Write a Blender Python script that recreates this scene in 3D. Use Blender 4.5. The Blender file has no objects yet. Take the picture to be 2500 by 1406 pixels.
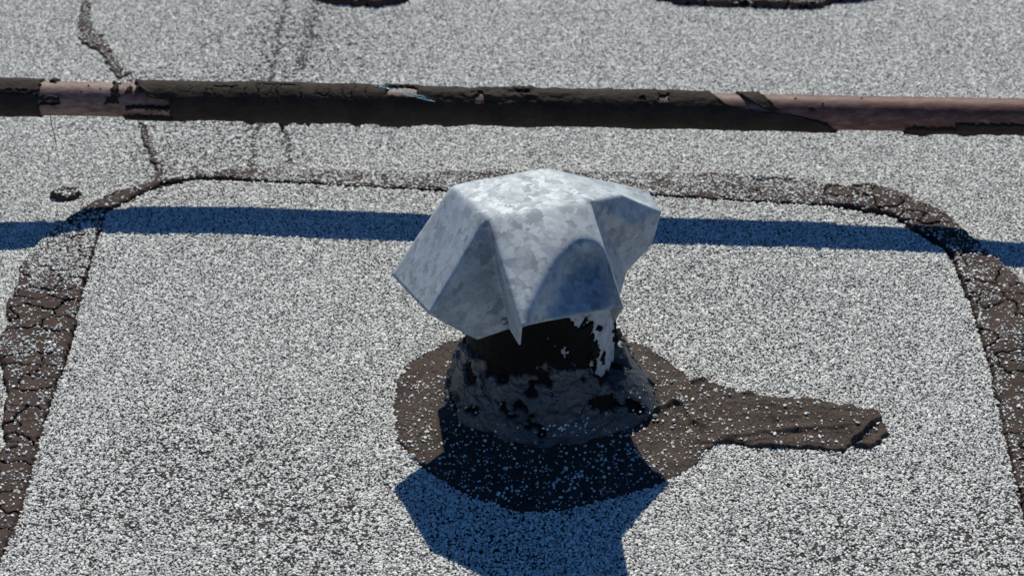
import bpy, bmesh, math
import numpy as np
from mathutils import Vector

# ------------------------------------------------------------------ camera, sky, sun, exposure
SC = bpy.context.scene
COL = SC.collection
PITCH, FPX, CAMH = math.radians(32.5), 5600.0, 1.406
CX, CY = 1250.0, 703.0
cd = bpy.data.cameras.new('camera'); cam = bpy.data.objects.new('camera', cd); COL.objects.link(cam)
cam.location = (0, 0, CAMH); cam.rotation_euler = (math.pi/2 - PITCH, 0, 0)
cd.sensor_fit = 'HORIZONTAL'; cd.sensor_width = 36.0; cd.lens = FPX*36.0/2500.0
cd.clip_start = 0.05; cd.clip_end = 200.0
cd.dof.use_dof = True; cd.dof.focus_distance = 2.36; cd.dof.aperture_fstop = 9.0
SC.camera = cam

SUN_EL = math.radians(48.0)
KS = 1/math.tan(SUN_EL); SX = 0.027             # shadow travel per metre of height: (SX, -KS)
SUN_ROT = math.atan2(-SX, KS)
W = bpy.data.worlds.new('World'); SC.world = W; W.use_nodes = True
nt = W.node_tree
bg = nt.nodes['Background']
sky = nt.nodes.new('ShaderNodeTexSky'); sky.sky_type = 'NISHITA'; sky.sun_disc = False
sky.sun_elevation = SUN_EL; sky.sun_rotation = SUN_ROT
sky.altitude = 1500; sky.air_density = 1.0; sky.dust_density = 0.0; sky.ozone_density = 10.0
tint = nt.nodes.new('ShaderNodeMix'); tint.data_type = 'RGBA'; tint.blend_type = 'MULTIPLY'; tint.inputs[0].default_value = 1.0
tint.inputs[7].default_value = (0.58, 0.87, 1.0, 1)         # a deep clear blue overhead
nt.links.new(sky.outputs[0], tint.inputs[6]); nt.links.new(tint.outputs[2], bg.inputs[0]); bg.inputs[1].default_value = 0.08
sl = bpy.data.lights.new('sun', 'SUN'); sun = bpy.data.objects.new('sun', sl); COL.objects.link(sun)
sl.energy = 5.0; sl.angle = math.radians(0.5); sl.color = (1.0, 0.965, 0.84)
sun.rotation_euler = Vector((SX, -KS, -1)).to_track_quat('-Z', 'Y').to_euler()
sun.location = (0, 4, 5)
SC.view_settings.view_transform = 'Standard'; SC.view_settings.look = 'None'
SC.view_settings.exposure = 0.0; SC.view_settings.gamma = 1.0
SC.view_settings.use_curve_mapping = False
SC.cycles.use_denoising = True
SC.cycles.max_bounces = 6

# ------------------------------------------------------------------ helpers
RNG = np.random.default_rng(7)
_s, _c = math.sin(PITCH), math.cos(PITCH)

def ray(x, y):
    u = (x-CX)/FPX; v = -(y-CY)/FPX
    return np.array([u, _c+v*_s, -_s+v*_c])
def G(x, y, z=0.0):
    """point of the place, z metres above the roof, that the photograph shows at pixel (x, y)"""
    d = ray(x, y); t = (z-CAMH)/d[2]
    return np.array([0, 0, CAMH])+t*d
def GP(pts, z=0.0):
    return np.array([G(x, y, z)[:2] for x, y in pts])

def _hash(ix, iy, seed):
    h = (ix.astype(np.int64)*374761393 + iy.astype(np.int64)*668265263 + seed*1442695041) & 0xffffffff
    h = ((h ^ (h >> 13))*1274126177) & 0xffffffff
    h = ((h ^ (h >> 16))*2246822519) & 0xffffffff
    return ((h ^ (h >> 15)) & 0xffffff)/float(0xffffff)
def noise(x, y, seed=0):
    """gradient noise, about -1..1"""
    x = np.asarray(x, float); y = np.asarray(y, float)
    ix = np.floor(x); iy = np.floor(y); fx = x-ix; fy = y-iy
    u = fx*fx*fx*(fx*(fx*6-15)+10); v = fy*fy*fy*(fy*(fy*6-15)+10)
    def gr(ox, oy):
        a = _hash(ix+ox, iy+oy, seed)*2*np.pi
        return np.cos(a)*(fx-ox)+np.sin(a)*(fy-oy)
    a, b, c, d = gr(0, 0), gr(1, 0), gr(0, 1), gr(1, 1)
    return 1.6*((a*(1-u)+b*u)*(1-v)+(c*(1-u)+d*u)*v)
def fbm(x, y, seed=0, n=3):
    s = 0; a = 1.0; t = 0
    for k in range(n):
        s = s+a*noise(x*2**k, y*2**k, seed+17*k); t += a; a *= 0.55
    return s/t*1.3
def sstep(a, b, x):
    t = np.clip((x-a)/(b-a), 0, 1); return t*t*(3-2*t)

def sdist(poly, X, Y):
    """signed distance to a polygon, positive inside"""
    shp = X.shape; x = X.ravel(); y = Y.ravel()
    d = np.full(x.shape, 1e9); ins = np.zeros(x.shape, bool)
    n = len(poly)
    for i in range(n):
        ax, ay = poly[i]; bx, by = poly[(i+1) % n]
        ex, ey = bx-ax, by-ay
        t = np.clip(((x-ax)*ex+(y-ay)*ey)/(ex*ex+ey*ey+1e-12), 0, 1)
        d = np.minimum(d, np.hypot(x-ax-t*ex, y-ay-t*ey))
        cr = (ay > y) != (by > y)
        with np.errstate(divide='ignore', invalid='ignore'):
            ins ^= cr & (x < (bx-ax)*(y-ay)/(by-ay+1e-15)+ax)
    return np.where(ins, d, -d).reshape(shp)
def ldist(line, X, Y):
    d = np.full(X.shape, 1e9)
    for (ax, ay), (bx, by) in zip(line[:-1], line[1:]):
        ex, ey = bx-ax, by-ay
        t = np.clip(((X-ax)*ex+(Y-ay)*ey)/(ex*ex+ey*ey+1e-12), 0, 1)
        d = np.minimum(d, np.hypot(X-ax-t*ex, Y-ay-t*ey))
    return d

def mesh_obj(name, V, F, mat, parent=None, smooth=True, kind=None):
    me = bpy.data.meshes.new(name)
    V = np.asarray(V, np.float32)
    if isinstance(F, np.ndarray):
        k = F.shape[1]
        me.vertices.add(len(V)); me.vertices.foreach_set('co', V.ravel())
        me.loops.add(F.size); me.loops.foreach_set('vertex_index', F.astype(np.int32).ravel())
        me.polygons.add(len(F)); me.polygons.foreach_set('loop_start', np.arange(0, F.size, k, dtype=np.int32))
        me.update(calc_edges=True); me.validate()
    else:
        me.from_pydata([tuple(map(float, v)) for v in V], [], F); me.update()
    if smooth: me.polygons.foreach_set('use_smooth', np.ones(len(me.polygons), bool))
    me.materials.append(mat)
    o = bpy.data.objects.new(name, me); COL.objects.link(o)
    if parent is not None: o.parent = parent
    if kind: o['kind'] = kind
    return o
def grid_faces(nx, ny, keep=None):
    i, j = np.meshgrid(np.arange(nx-1), np.arange(ny-1), indexing='ij')
    a = (i*ny+j); F = np.stack([a, a+ny, a+ny+1, a+1], -1).reshape(-1, 4)
    if keep is not None:
        k = keep.ravel(); F = F[k[F].all(1)]
    return F
def compact(V, F):
    u, inv = np.unique(F, return_inverse=True)
    return V[u], inv.reshape(F.shape)
def thing(name, label, cat, loc=(0, 0, 0), group=None):
    o = bpy.data.objects.new(name, None); COL.objects.link(o); o.location = loc
    o['label'] = label; o['category'] = cat
    if group: o['group'] = group
    o.empty_display_size = 0.03
    return o

# ------------------------------------------------------------------ materials
def new_mat(name, rough=0.8, spec=0.3, metal=0.0):
    m = bpy.data.materials.new(name); m.use_nodes = True
    b = m.node_tree.nodes['Principled BSDF']
    b.inputs['Roughness'].default_value = rough; b.inputs['Specular IOR Level'].default_value = spec
    b.inputs['Metallic'].default_value = metal
    return m, m.node_tree, b
def N(t, kind, **kw):
    n = t.nodes.new(kind)
    for k, v in kw.items():
        if k in n.inputs: n.inputs[k].default_value = v
        else: setattr(n, k, v)
    return n
def ramp(t, src, stops, mode='LINEAR'):
    r = t.nodes.new('ShaderNodeValToRGB'); r.color_ramp.interpolation = mode
    e = r.color_ramp.elements
    while len(e) < len(stops): e.new(0.5)
    for q, (p, c) in zip(e, stops):
        q.position = p; q.color = (*c, 1) if len(c) == 3 else c
    t.links.new(src, r.inputs[0]); return r.outputs[0]
def grey(v): return (v, v, v)
def bump(t, b, h, strength, dist, prev=None):
    n = N(t, 'ShaderNodeBump', Strength=strength, Distance=dist)
    t.links.new(h, n.inputs['Height'])
    if prev is not None: t.links.new(prev, n.inputs['Normal'])
    t.links.new(n.outputs[0], b.inputs['Normal']); return n.outputs[0]
def geo_pos(t): return t.nodes.new('ShaderNodeNewGeometry').outputs['Position']

def mat_substrate():
    m, t, b = new_mat('bitumen_substrate', 0.85, 0.25)
    p = geo_pos(t); n = N(t, 'ShaderNodeTexNoise', Scale=60.0, Detail=4.0); t.links.new(p, n.inputs['Vector'])
    c = ramp(t, n.outputs['Fac'], [(0.3, (0.018, 0.014, 0.012)), (0.75, (0.058, 0.040, 0.033))])
    t.links.new(c, b.inputs['Base Color'])
    n2 = N(t, 'ShaderNodeTexNoise', Scale=500.0, Detail=3.0); t.links.new(p, n2.inputs['Vector'])
    bump(t, b, n2.outputs['Fac'], 0.6, 0.001); return m
def mat_far_gravel():
    m, t, b = new_mat('far_gravel', 0.9, 0.2)
    p = geo_pos(t); v = N(t, 'ShaderNodeTexVoronoi', Scale=230.0); t.links.new(p, v.inputs['Vector'])
    c = ramp(t, v.outputs['Color'], [(0.15, grey(0.04)), (0.35, grey(0.2)), (0.9, grey(0.38))])
    t.links.new(c, b.inputs['Base Color'])
    bump(t, b, v.outputs['Distance'], 0.8, -0.003); return m
def mat_chip():
    m, t, b = new_mat('marble_chip', 0.75, 0.3)
    oi = t.nodes.new('ShaderNodeObjectInfo')
    c = ramp(t, oi.outputs['Random'], [(0.0, (0.28, 0.28, 0.27)), (0.12, (0.50, 0.50, 0.48)), (0.4, (0.68, 0.675, 0.65)),
                                      (0.75, (0.82, 0.82, 0.78)), (1.0, (0.92, 0.915, 0.87))])
    n = N(t, 'ShaderNodeTexNoise', Scale=0.12, Detail=3.0)
    p = geo_pos(t); q = N(t, 'ShaderNodeTexNoise', Scale=700.0, Detail=2.0); t.links.new(p, q.inputs['Vector'])
    mx = N(t, 'ShaderNodeMix', data_type='RGBA', blend_type='MULTIPLY'); mx.inputs[0].default_value = 1.0
    g = ramp(t, q.outputs['Fac'], [(0.3, grey(0.72)), (0.65, grey(1.0))])
    t.links.new(c, mx.inputs[6]); t.links.new(g, mx.inputs[7]); t.links.new(mx.outputs[2], b.inputs['Base Color'])
    return m
def mat_mastic(name, lo, hi, rough=0.9, spec=0.2, cracks=0.0, crack_scale=200.0, fine=900.0, bs=0.5):
    m, t, b = new_mat(name, rough, spec)
    p = geo_pos(t)
    n = N(t, 'ShaderNodeTexNoise', Scale=28.0, Detail=5.0, Roughness=0.65); t.links.new(p, n.inputs['Vector'])
    c = ramp(t, n.outputs['Fac'], [(0.3, lo), (0.7, hi)])
    n2 = N(t, 'ShaderNodeTexNoise', Scale=fine, Detail=3.0, Roughness=0.7); t.links.new(p, n2.inputs['Vector'])
    mx = N(t, 'ShaderNodeMix', data_type='RGBA', blend_type='MULTIPLY'); mx.inputs[0].default_value = 1.0
    g = ramp(t, n2.outputs['Fac'], [(0.3, grey(0.6)), (0.7, grey(1.2))])
    t.links.new(c, mx.inputs[6]); t.links.new(g, mx.inputs[7]); out = mx.outputs[2]
    nb = bump(t, b, n2.outputs['Fac'], bs, 0.0012)
    n3 = N(t, 'ShaderNodeTexNoise', Scale=120.0, Detail=4.0, Roughness=0.6); t.links.new(p, n3.inputs['Vector'])
    nb = bump(t, b, n3.outputs['Fac'], bs, 0.004, nb)
    if cracks:
        d = N(t, 'ShaderNodeTexNoise', Scale=90.0, Detail=3.0); t.links.new(p, d.inputs['Vector'])
        a = N(t, 'ShaderNodeMix', data_type='RGBA', blend_type='LINEAR_LIGHT'); a.inputs[0].default_value = 0.012
        t.links.new(p, a.inputs[6]); t.links.new(d.outputs['Color'], a.inputs[7])
        v = N(t, 'ShaderNodeTexVoronoi', feature='DISTANCE_TO_EDGE', Scale=crack_scale); t.links.new(a.outputs[2], v.inputs['Vector'])
        r = ramp(t, v.outputs['Distance'], [(0.0, grey(0.0)), (0.08, grey(1.0))])
        bump(t, b, r, cracks, 0.002, nb)
    t.links.new(out, b.inputs['Base Color']); return m
def mat_galv():
    m, t, b = new_mat('galvanised_sheet', 0.6, 0.3, 0.28)
    tc = t.nodes.new('ShaderNodeTexCoord').outputs['Object']
    d = N(t, 'ShaderNodeTexNoise', Scale=150.0, Detail=2.0, Roughness=0.5); t.links.new(tc, d.inputs['Vector'])
    a = N(t, 'ShaderNodeMix', data_type='RGBA', blend_type='LINEAR_LIGHT'); a.inputs[0].default_value = 0.007
    t.links.new(tc, a.inputs[6]); t.links.new(d.outputs['Color'], a.inputs[7])
    v = N(t, 'ShaderNodeTexVoronoi', Scale=118.0); t.links.new(a.outputs[2], v.inputs['Vector'])
    v2 = N(t, 'ShaderNodeTexVoronoi', Scale=210.0); t.links.new(a.outputs[2], v2.inputs['Vector'])
    sp = t.nodes.new('ShaderNodeSeparateColor'); t.links.new(v.outputs['Color'], sp.inputs[0])
    sp2 = t.nodes.new('ShaderNodeSeparateColor'); t.links.new(v2.outputs['Color'], sp2.inputs[0])
    ad = N(t, 'ShaderNodeMath', operation='MULTIPLY_ADD'); t.links.new(sp2.outputs[0], ad.inputs[0]); ad.inputs[1].default_value = 0.45
    ml = N(t, 'ShaderNodeMath', operation='MULTIPLY'); t.links.new(sp.outputs[0], ml.inputs[0]); ml.inputs[1].default_value = 0.55
    t.links.new(ml.outputs[0], ad.inputs[2])
    cc = ramp(t, sp.outputs[0], [(0.0, grey(0.80)), (0.12, grey(0.92)), (0.34, grey(0.98)), (0.75, grey(1.05))], 'CONSTANT')
    m0 = N(t, 'ShaderNodeMix', data_type='RGBA', blend_type='MULTIPLY'); m0.inputs[0].default_value = 1.0
    t.links.new(cc, m0.inputs[6])
    c = ramp(t, ad.outputs[0], [(0.25, (0.355, 0.393, 0.428)), (0.5, (0.40, 0.441, 0.475)), (0.75, (0.445, 0.488, 0.522))])
    st = N(t, 'ShaderNodeTexNoise', Scale=16.0, Detail=6.0, Roughness=0.7); t.links.new(tc, st.inputs['Vector'])
    g = ramp(t, st.outputs['Fac'], [(0.35, grey(0.86)), (0.6, grey(1.0))])
    mx = N(t, 'ShaderNodeMix', data_type='RGBA', blend_type='MULTIPLY'); mx.inputs[0].default_value = 1.0
    t.links.new(c, m0.inputs[7]); t.links.new(m0.outputs[2], mx.inputs[6]); t.links.new(g, mx.inputs[7]); t.links.new(mx.outputs[2], b.inputs['Base Color'])
    r = ramp(t, ad.outputs[0], [(0.2, grey(0.78)), (0.8, grey(0.68))]); t.links.new(r, b.inputs['Roughness'])
    f = N(t, 'ShaderNodeTexNoise', Scale=45.0, Detail=3.0); t.links.new(tc, f.inputs['Vector'])
    bump(t, b, f.outputs['Fac'], 0.12, 0.003); return m
def mat_primer():
    m, t, b = new_mat('grey_primer', 0.6, 0.35)
    p = geo_pos(t); n = N(t, 'ShaderNodeTexNoise', Scale=90.0, Detail=6.0, Roughness=0.7); t.links.new(p, n.inputs['Vector'])
    c = ramp(t, n.outputs['Fac'], [(0.32, (0.03, 0.03, 0.03)), (0.42, (0.30, 0.32, 0.34)), (0.7, (0.52, 0.54, 0.57))])
    t.links.new(c, b.inputs['Base Color']); bump(t, b, n.outputs['Fac'], 0.4, 0.002); return m
def mat_pipe():
    m, t, b = new_mat('red_oxide_paint', 0.6, 0.3)
    p = geo_pos(t)
    mp = N(t, 'ShaderNodeMapping'); mp.inputs['Scale'].default_value = (0.35, 1, 1); t.links.new(p, mp.inputs[0])
    n = N(t, 'ShaderNodeTexNoise', Scale=150.0, Detail=6.0, Roughness=0.75); t.links.new(mp.outputs[0], n.inputs['Vector'])
    c = ramp(t, n.outputs['Fac'], [(0.3, (0.070, 0.028, 0.023)), (0.5, (0.120, 0.052, 0.042)), (0.66, (0.20, 0.110, 0.090)), (0.8, (0.45, 0.36, 0.31))])
    sx = t.nodes.new('ShaderNodeSeparateXYZ'); t.links.new(p, sx.inputs[0])
    mr = N(t, 'ShaderNodeMapRange'); mr.inputs[1].default_value = -0.7; mr.inputs[2].default_value = 0.7; t.links.new(sx.outputs[0], mr.inputs[0])
    f = ramp(t, mr.outputs[0], [(0.0, grey(0.45)), (0.3, grey(0.42)), (0.66, grey(0.22)), (0.85, grey(0.0))])
    mm = N(t, 'ShaderNodeMix', data_type='RGBA'); fn_ = ramp(t, n.outputs['Fac'], [(0.38, grey(0.15)), (0.58, grey(1.0))]); fm = N(t, 'ShaderNodeMath', operation='MULTIPLY'); t.links.new(f, fm.inputs[0]); t.links.new(fn_, fm.inputs[1])
    t.links.new(fm.outputs[0], mm.inputs[0]); t.links.new(c, mm.inputs[6]); mm.inputs[7].default_value = (0.30, 0.225, 0.20, 1)
    t.links.new(mm.outputs[2], b.inputs['Base Color'])
    bump(t, b, n.outputs['Fac'], 0.3, 0.001); return m

M_SUB = mat_substrate(); M_FAR = mat_far_gravel(); M_CHIP = mat_chip()
M_BAND = mat_mastic('brown_mastic', (0.048, 0.033, 0.027), (0.084, 0.059, 0.049), 0.92, 0.15)
M_PATCH = mat_mastic('tar_smear', (0.040, 0.028, 0.022), (0.082, 0.059, 0.048), 0.85, 0.25, cracks=0.7, crack_scale=150.0, bs=0.3)
M_TAR = mat_mastic('pipe_tar', (0.022, 0.016, 0.0135), (0.044, 0.033, 0.027), 0.8, 0.14, fine=700.0, bs=0.2)
M_COLLAR = mat_mastic('collar_tar', (0.022, 0.020, 0.020), (0.06, 0.055, 0.055), 0.7, 0.35)
M_GLOSS = mat_mastic('glossy_tar', (0.005, 0.0046, 0.0046), (0.010, 0.009, 0.009), 0.6, 0.07)
M_SKIN = mat_mastic('tar_skin', (0.022, 0.022, 0.024), (0.070, 0.071, 0.075), 0.40, 0.55, cracks=0.4, crack_scale=45.0, bs=0.10)
M_GALV = mat_galv(); M_PRIMER = mat_primer(); M_PIPE = mat_pipe()
M_FILM, _t, _b = new_mat('plastic_film', 0.15, 0.8, 0.4); _b.inputs['Base Color'].default_value = (0.55, 0.80, 0.78, 1)
M_RIVET, _t, _b = new_mat('rivet_zinc', 0.45, 0.5, 0.9); _b.inputs['Base Color'].default_value = (0.22, 0.25, 0.27, 1)

# ------------------------------------------------------------------ roof surface heights
C0 = G(1339, 962)                                # foot of the vent pipe
PZ = 0.118                                       # height of the conduit's axis
def pipe_axis(px): return G(px, 238.5+0.0181*px, PZ)
_PA, _PB = pipe_axis(0), pipe_axis(2500)
# the conduit's shadow shows how the roof swells under it
_sh = [(-300, 578), (20, 575), (140, 568), (250, 553), (400, 550), (600, 553), (800, 565), (1000, 570), (1620, 577), (2000, 591), (2300, 603), (2420, 616), (2500, 622), (2800, 628)]
_hx, _hz = [], []
for px, py in _sh:
    S = G(px, py)
    t_ = (S[0]-_PA[0])/(_PB[0]-_PA[0]); A_ = _PA+t_*(_PB-_PA)
    y0 = A_[1]-KS*PZ                             # where a flat roof would take the shadow
    u_ = CAMH/2.45
    _hx.append(S[0]); _hz.append((S[1]-y0)/(KS+1/0.66))
_hx = np.array(_hx); _hz = np.array(_hz)
SHY = G(1250, 580)[1]
def base(X, Y):
    hz = np.interp(X, _hx, _hz)
    return np.clip(hz, -0.012, 0.014)*np.exp(-((Y-SHY)/0.16)**2) + 0.0012*fbm(X*4, Y*4, 3, 2)

# ------------------------------------------------------------------ roof
x = np.unique(np.concatenate([np.linspace(-14, -1.2, 18), np.linspace(-1.2, 1.2, 240), np.linspace(1.2, 14, 18)]))
y = np.unique(np.concatenate([np.linspace(-9, 1.36, 16), np.linspace(1.36, 3.5, 214), np.linspace(3.5, 22, 20)]))
X, Y = np.meshgrid(x, y, indexing='ij')
roof = mesh_obj('roof', np.stack([X, Y, base(X, Y)-0.002], -1).reshape(-1, 3), grid_faces(len(x), len(y)), M_SUB, kind='structure')
roof.data.materials.append(M_FAR)
cen = np.empty(len(roof.data.polygons)*3); roof.data.polygons.foreach_get('center', cen); cen = cen.reshape(-1, 3)
far = (np.abs(cen[:, 0]) > 0.325+0.235*cen[:, 1]) | (cen[:, 1] < 1.375) | (cen[:, 1] > 3.29)
roof.data.polygons.foreach_set('material_index', far.astype(np.int32))
roof['label'] = 'flat roof covered in pale gravel'

SURF = []                                        # (x0, y0, res, height grid, inside grid, density grid)
def slab(poly, thick, res, edge=0.006, warp=0.004, wfreq=60, bumps=0.0008, bfreq=40, extra=None, seed=1, base_z=0.0):
    lo = poly.min(0)-0.02; hi = poly.max(0)+0.02
    nx, ny = int((hi[0]-lo[0])/res)+2, int((hi[1]-lo[1])/res)+2
    X, Y = np.meshgrid(lo[0]+res*np.arange(nx), lo[1]+res*np.arange(ny), indexing='ij')
    wx = warp*fbm(X*wfreq, Y*wfreq, seed, 4); wy = warp*fbm(X*wfreq, Y*wfreq, seed+5, 4)
    sd = sdist(poly, X+wx, Y+wy)
    q = np.clip(sd/edge, 0, 1); prof = np.sqrt(np.clip(1-(1-q)**2, 0, 1))
    h = thick*prof + bumps*fbm(X*bfreq, Y*bfreq, seed+9, 3)*prof
    if extra is not None: h = h+extra(X, Y, sd)*prof
    h = np.where(sd > 0, h, -0.003)
    return X, Y, sd, h+base(X, Y)+base_z, lo, nx, ny

# the sheet in the middle, laid a little proud of its neighbours
panel_px = [(470, 452), (640, 458), (1080, 478), (1600, 494), (2030, 515), (2180, 540), (2310, 620), (2375, 780), (2420, 930), (2455, 1080), (2500, 1290), (2560, 1640), (2690, 2030),
            (-240, 2030), (-90, 1640), (30, 1300), (100, 1060), (170, 870), (215, 690), (262, 530), (360, 480)]
poly = GP(panel_px)
X, Y, sd, h, lo, nx, ny = slab(poly, 0.004, 0.004, edge=0.002, warp=0.001, bumps=0)
F = grid_faces(nx, ny, sd > -0.004)
V, F = compact(np.stack([X, Y, h], -1).reshape(-1, 3), F)
panel = mesh_obj('roofing_sheet', V, F, M_SUB, kind='structure')
panel['label'] = 'gravelled roofing sheet between the sealed joints'
SURF.append((lo[0], lo[1], 0.004, h, sd > 0, np.ones_like(h)))

# ------------------------------------------------------------------ cracked sealant strips
def strip(name, label, cat, px, thick, cell, res, density, group=None, open_w=0.0016, merge=0.35, seed=11, mat=None, aniso=(1, 1), chip_crack=0.3, warp=0.004, edge=0.006, wfreq=60):
    poly = GP(px)
    X, Y, sd, h, lo, nx, ny = slab(poly, thick, res, seed=seed, warp=warp, edge=edge, wfreq=wfreq)
    t = thing(name, label, cat, (*poly.mean(0), 0), group)
    off = np.array([*poly.mean(0), 0])
    rng = np.random.default_rng(seed)
    cw, ch = cell*aniso[0], cell*aniso[1]
    gx = np.arange(lo[0]-cw, X.max()+2*cw, cw); gy = np.arange(lo[1]-ch, Y.max()+2*ch, ch)
    sx, sy = np.meshgrid(gx, gy, indexing='ij')
    sx = (sx+rng.uniform(-.42, .42, sx.shape)*cw).ravel(); sy = (sy+rng.uniform(-.42, .42, sy.shape)*ch).ravel()
    k = sdist(poly, sx, sy) > -cell*1.3; sx, sy = sx[k], sy[k]
    wX = X+0.0045*fbm(X*70, Y*70, seed+31, 3); wY = Y+0.0045*fbm(X*70, Y*70, seed+37, 3)
    xs = wX.ravel()/aniso[0]; ys = wY.ravel()/aniso[1]; qx, qy = sx/aniso[0], sy/aniso[1]
    b1 = np.full(xs.shape, 1e9); b2 = b1.copy(); i1 = np.zeros(xs.shape, int); i2 = i1.copy()
    for i in range(len(qx)):
        d = (xs-qx[i])**2+(ys-qy[i])**2
        m1 = d < b1; m2 = (~m1) & (d < b2)
        b2 = np.where(m1, b1, np.where(m2, d, b2)); i2 = np.where(m1, i1, np.where(m2, i, i2))
        b1 = np.where(m1, d, b1); i1 = np.where(m1, i, i1)
    ed = (b2-b1)/(2*np.hypot(qx[i1]-qx[i2], qy[i1]-qy[i2])+1e-9)
    par = list(range(len(qx)))
    def find(a):
        while par[a] != a: a = par[a]
        return a
    pr = {}
    for a, b in set(zip(np.minimum(i1, i2).tolist(), np.maximum(i1, i2).tolist())):
        pr[(a, b)] = rng.random()
        if pr[(a, b)] < merge and rng.random() < 0.75: par[find(a)] = find(b)
    root = np.array([find(a) for a in range(len(qx))])
    rp = root[i1]; same = root[i1] == root[i2]
    width = open_w*(0.35+1.5*_hash(np.minimum(i1, i2), np.maximum(i1, i2), seed))
    width = width*(0.6+0.6*np.abs(fbm(X.ravel()*45, Y.ravel()*45, seed+3, 2)))
    cr = np.where(same, 1.0, sstep(width*0.3, width*0.5+0.0016, ed)).reshape(X.shape)
    depth = h-base(X, Y)
    hp = base(X, Y)+np.where(depth > 0, depth*(0.58+0.42*cr), depth)
    tilt = (_hash(root, root*7+1, seed)-.5)*0.0016
    hp = hp+np.where(depth > 0, tilt[i1].reshape(X.shape), 0)*cr*np.clip(depth/thick, 0, 1)
    inside = sd > -res
    # the layer under the cracks
    F = grid_faces(nx, ny, inside)[::1]
    Vb = np.stack([X, Y, base(X, Y)+np.where(depth > 0, depth*0.10, depth)-0.0004], -1).reshape(-1, 3)-off
    v, f = compact(Vb, F); mesh_obj('base_layer', v, f, M_SUB, t)
    Vp = np.stack([X, Y, hp], -1).reshape(-1, 3)-off
    gid = np.where(inside.ravel(), rp, -1)
    low = (ed < width*0.15) & (~same)
    g4 = gid[F]; ok = (g4 == g4[:, :1]).all(1) & (g4[:, 0] >= 0) & ~low[F].all(1)
    Fk, gk = F[ok], g4[ok, 0]
    o_ = np.argsort(gk, kind='stable'); Fk, gk = Fk[o_], gk[o_]
    cut = np.flatnonzero(np.diff(gk))+1
    for fa in np.split(Fk, cut):
        if len(fa) < 12: continue
        v, f = compact(Vp, fa)
        lab = np.arange(len(v))
        while True:
            mn = lab[f].min(1); new = lab.copy(); np.minimum.at(new, f.ravel(), np.repeat(mn, 4)); new = new[new]
            if (new == lab).all(): break
            lab = new
        for L in np.unique(lab[f[:, 0]]):
            fl = f[lab[f[:, 0]] == L]
            if len(fl) < 25: continue
            vv, ff = compact(v, fl); mesh_obj('bitumen_plate', vv, ff, mat or M_BAND, t)
    dens = density(X, Y)
    dens = np.where(cr < 0.5, np.maximum(dens, chip_crack*(fbm(X*18, Y*18, seed+8, 2) > 0.1)), dens)
    SURF.append((lo[0], lo[1], res, hp, sd > 0.0, dens))
    return t

def ypix(y): return G(0, y)[1]
def dens_left(X, Y):
    n = fbm(X*22, Y*22, 91, 3)
    low = 0.14+0.7*np.clip(n-0.12, 0, 1)
    up = sstep(ypix(760), ypix(640), Y)*(1-sstep(ypix(560), ypix(505), Y))
    xi = sdist(GP([(75, 590), (250, 540), (205, 720), (150, 690), (120, 660), (70, 720)]), X, Y)
    d = np.maximum(low, np.clip(0.9+0.15*n, 0, 1)*sstep(-0.012, 0.006, xi))
    d = np.maximum(d, up*(0.6+0.7*n))
    mid = np.exp(-((Y-ypix(860))/0.05)**2)
    return np.clip(np.maximum(d, mid*(0.35+0.9*n)), 0.06, 0.9)
left_px = [(262, 532), (235, 612), (208, 712), (186, 800), (166, 880), (126, 985), (98, 1090), (62, 1225), (40, 1290), (18, 1345), (-60, 1500), (-300, 1500), (-150, 1250),
           (-60, 1180), (-5, 1120), (14, 1090), (6, 1040), (12, 1000), (18, 950), (2, 890), (-8, 850), (16, 800), (18, 735), (42, 700), (48, 655), (70, 615), (115, 570), (180, 528), (255, 488), (330, 466), (395, 448),
           (420, 455), (360, 478)]
strip('sealant_strip', 'broad cracked brown bitumen strip down the left edge of the gravelled sheet', 'sealant strip', left_px, 0.0075, 0.029, 0.0014, dens_left,
      'bitumen sealant strips round the roofing sheet', seed=21, aniso=(1.35, 0.75), merge=0.30, open_w=0.0005)
def dens_right(X, Y):
    n = fbm(X*24, Y*24, 55, 3)
    e = sdist(GP([(2300, 590), (2345, 700), (2400, 860), (2440, 1010), (2500, 1250), (2520, 1250), (2465, 1000), (2425, 860), (2372, 690), (2330, 590)]), X, Y)
    d = 0.16+0.75*np.clip(n-0.05, 0, 1)
    return np.clip(np.maximum(d, 0.5*sstep(-0.004, 0.006, e)), 0.08, 0.85)
right_px = [(2012, 458), (2060, 462), (2120, 457), (2190, 474), (2240, 496), (2305, 520), (2350, 556), (2395, 596), (2440, 632), (2500, 690), (2560, 780), (2620, 920), (2680, 1120), (2760, 1500),
            (2545, 1500), (2508, 1300), (2484, 1190), (2462, 1105), (2438, 1000), (2412, 900), (2385, 800), (2350, 700), (2328, 634), (2290, 596), (2240, 572), (2190, 540), (2130, 522), (2010, 510)]
strip('sealant_strip', 'broad cracked brown bitumen strip curving down the right edge of the gravelled sheet', 'sealant strip', right_px, 0.0075, 0.026, 0.0014, dens_right,
      'bitumen sealant strips round the roofing sheet', seed=43, aniso=(1.2, 0.85), merge=0.28, open_w=0.0005)
def dens_far(X, Y):
    n = fbm(X*14, Y*30, 71, 3)
    d = 0.74+0.5*n
    r = sstep(G(1500, 460)[0], G(1800, 460)[0], X)
    l = 1-sstep(G(520, 440)[0], G(760, 440)[0], X)
    low = sdist(GP([(1650, 478), (2015, 490), (2015, 520), (1650, 500)]), X, Y)
    d = d-0.10*r-0.22*l-0.25*sstep(-0.004, 0.01, low)
    return np.clip(d, 0.05, 0.97)
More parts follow.
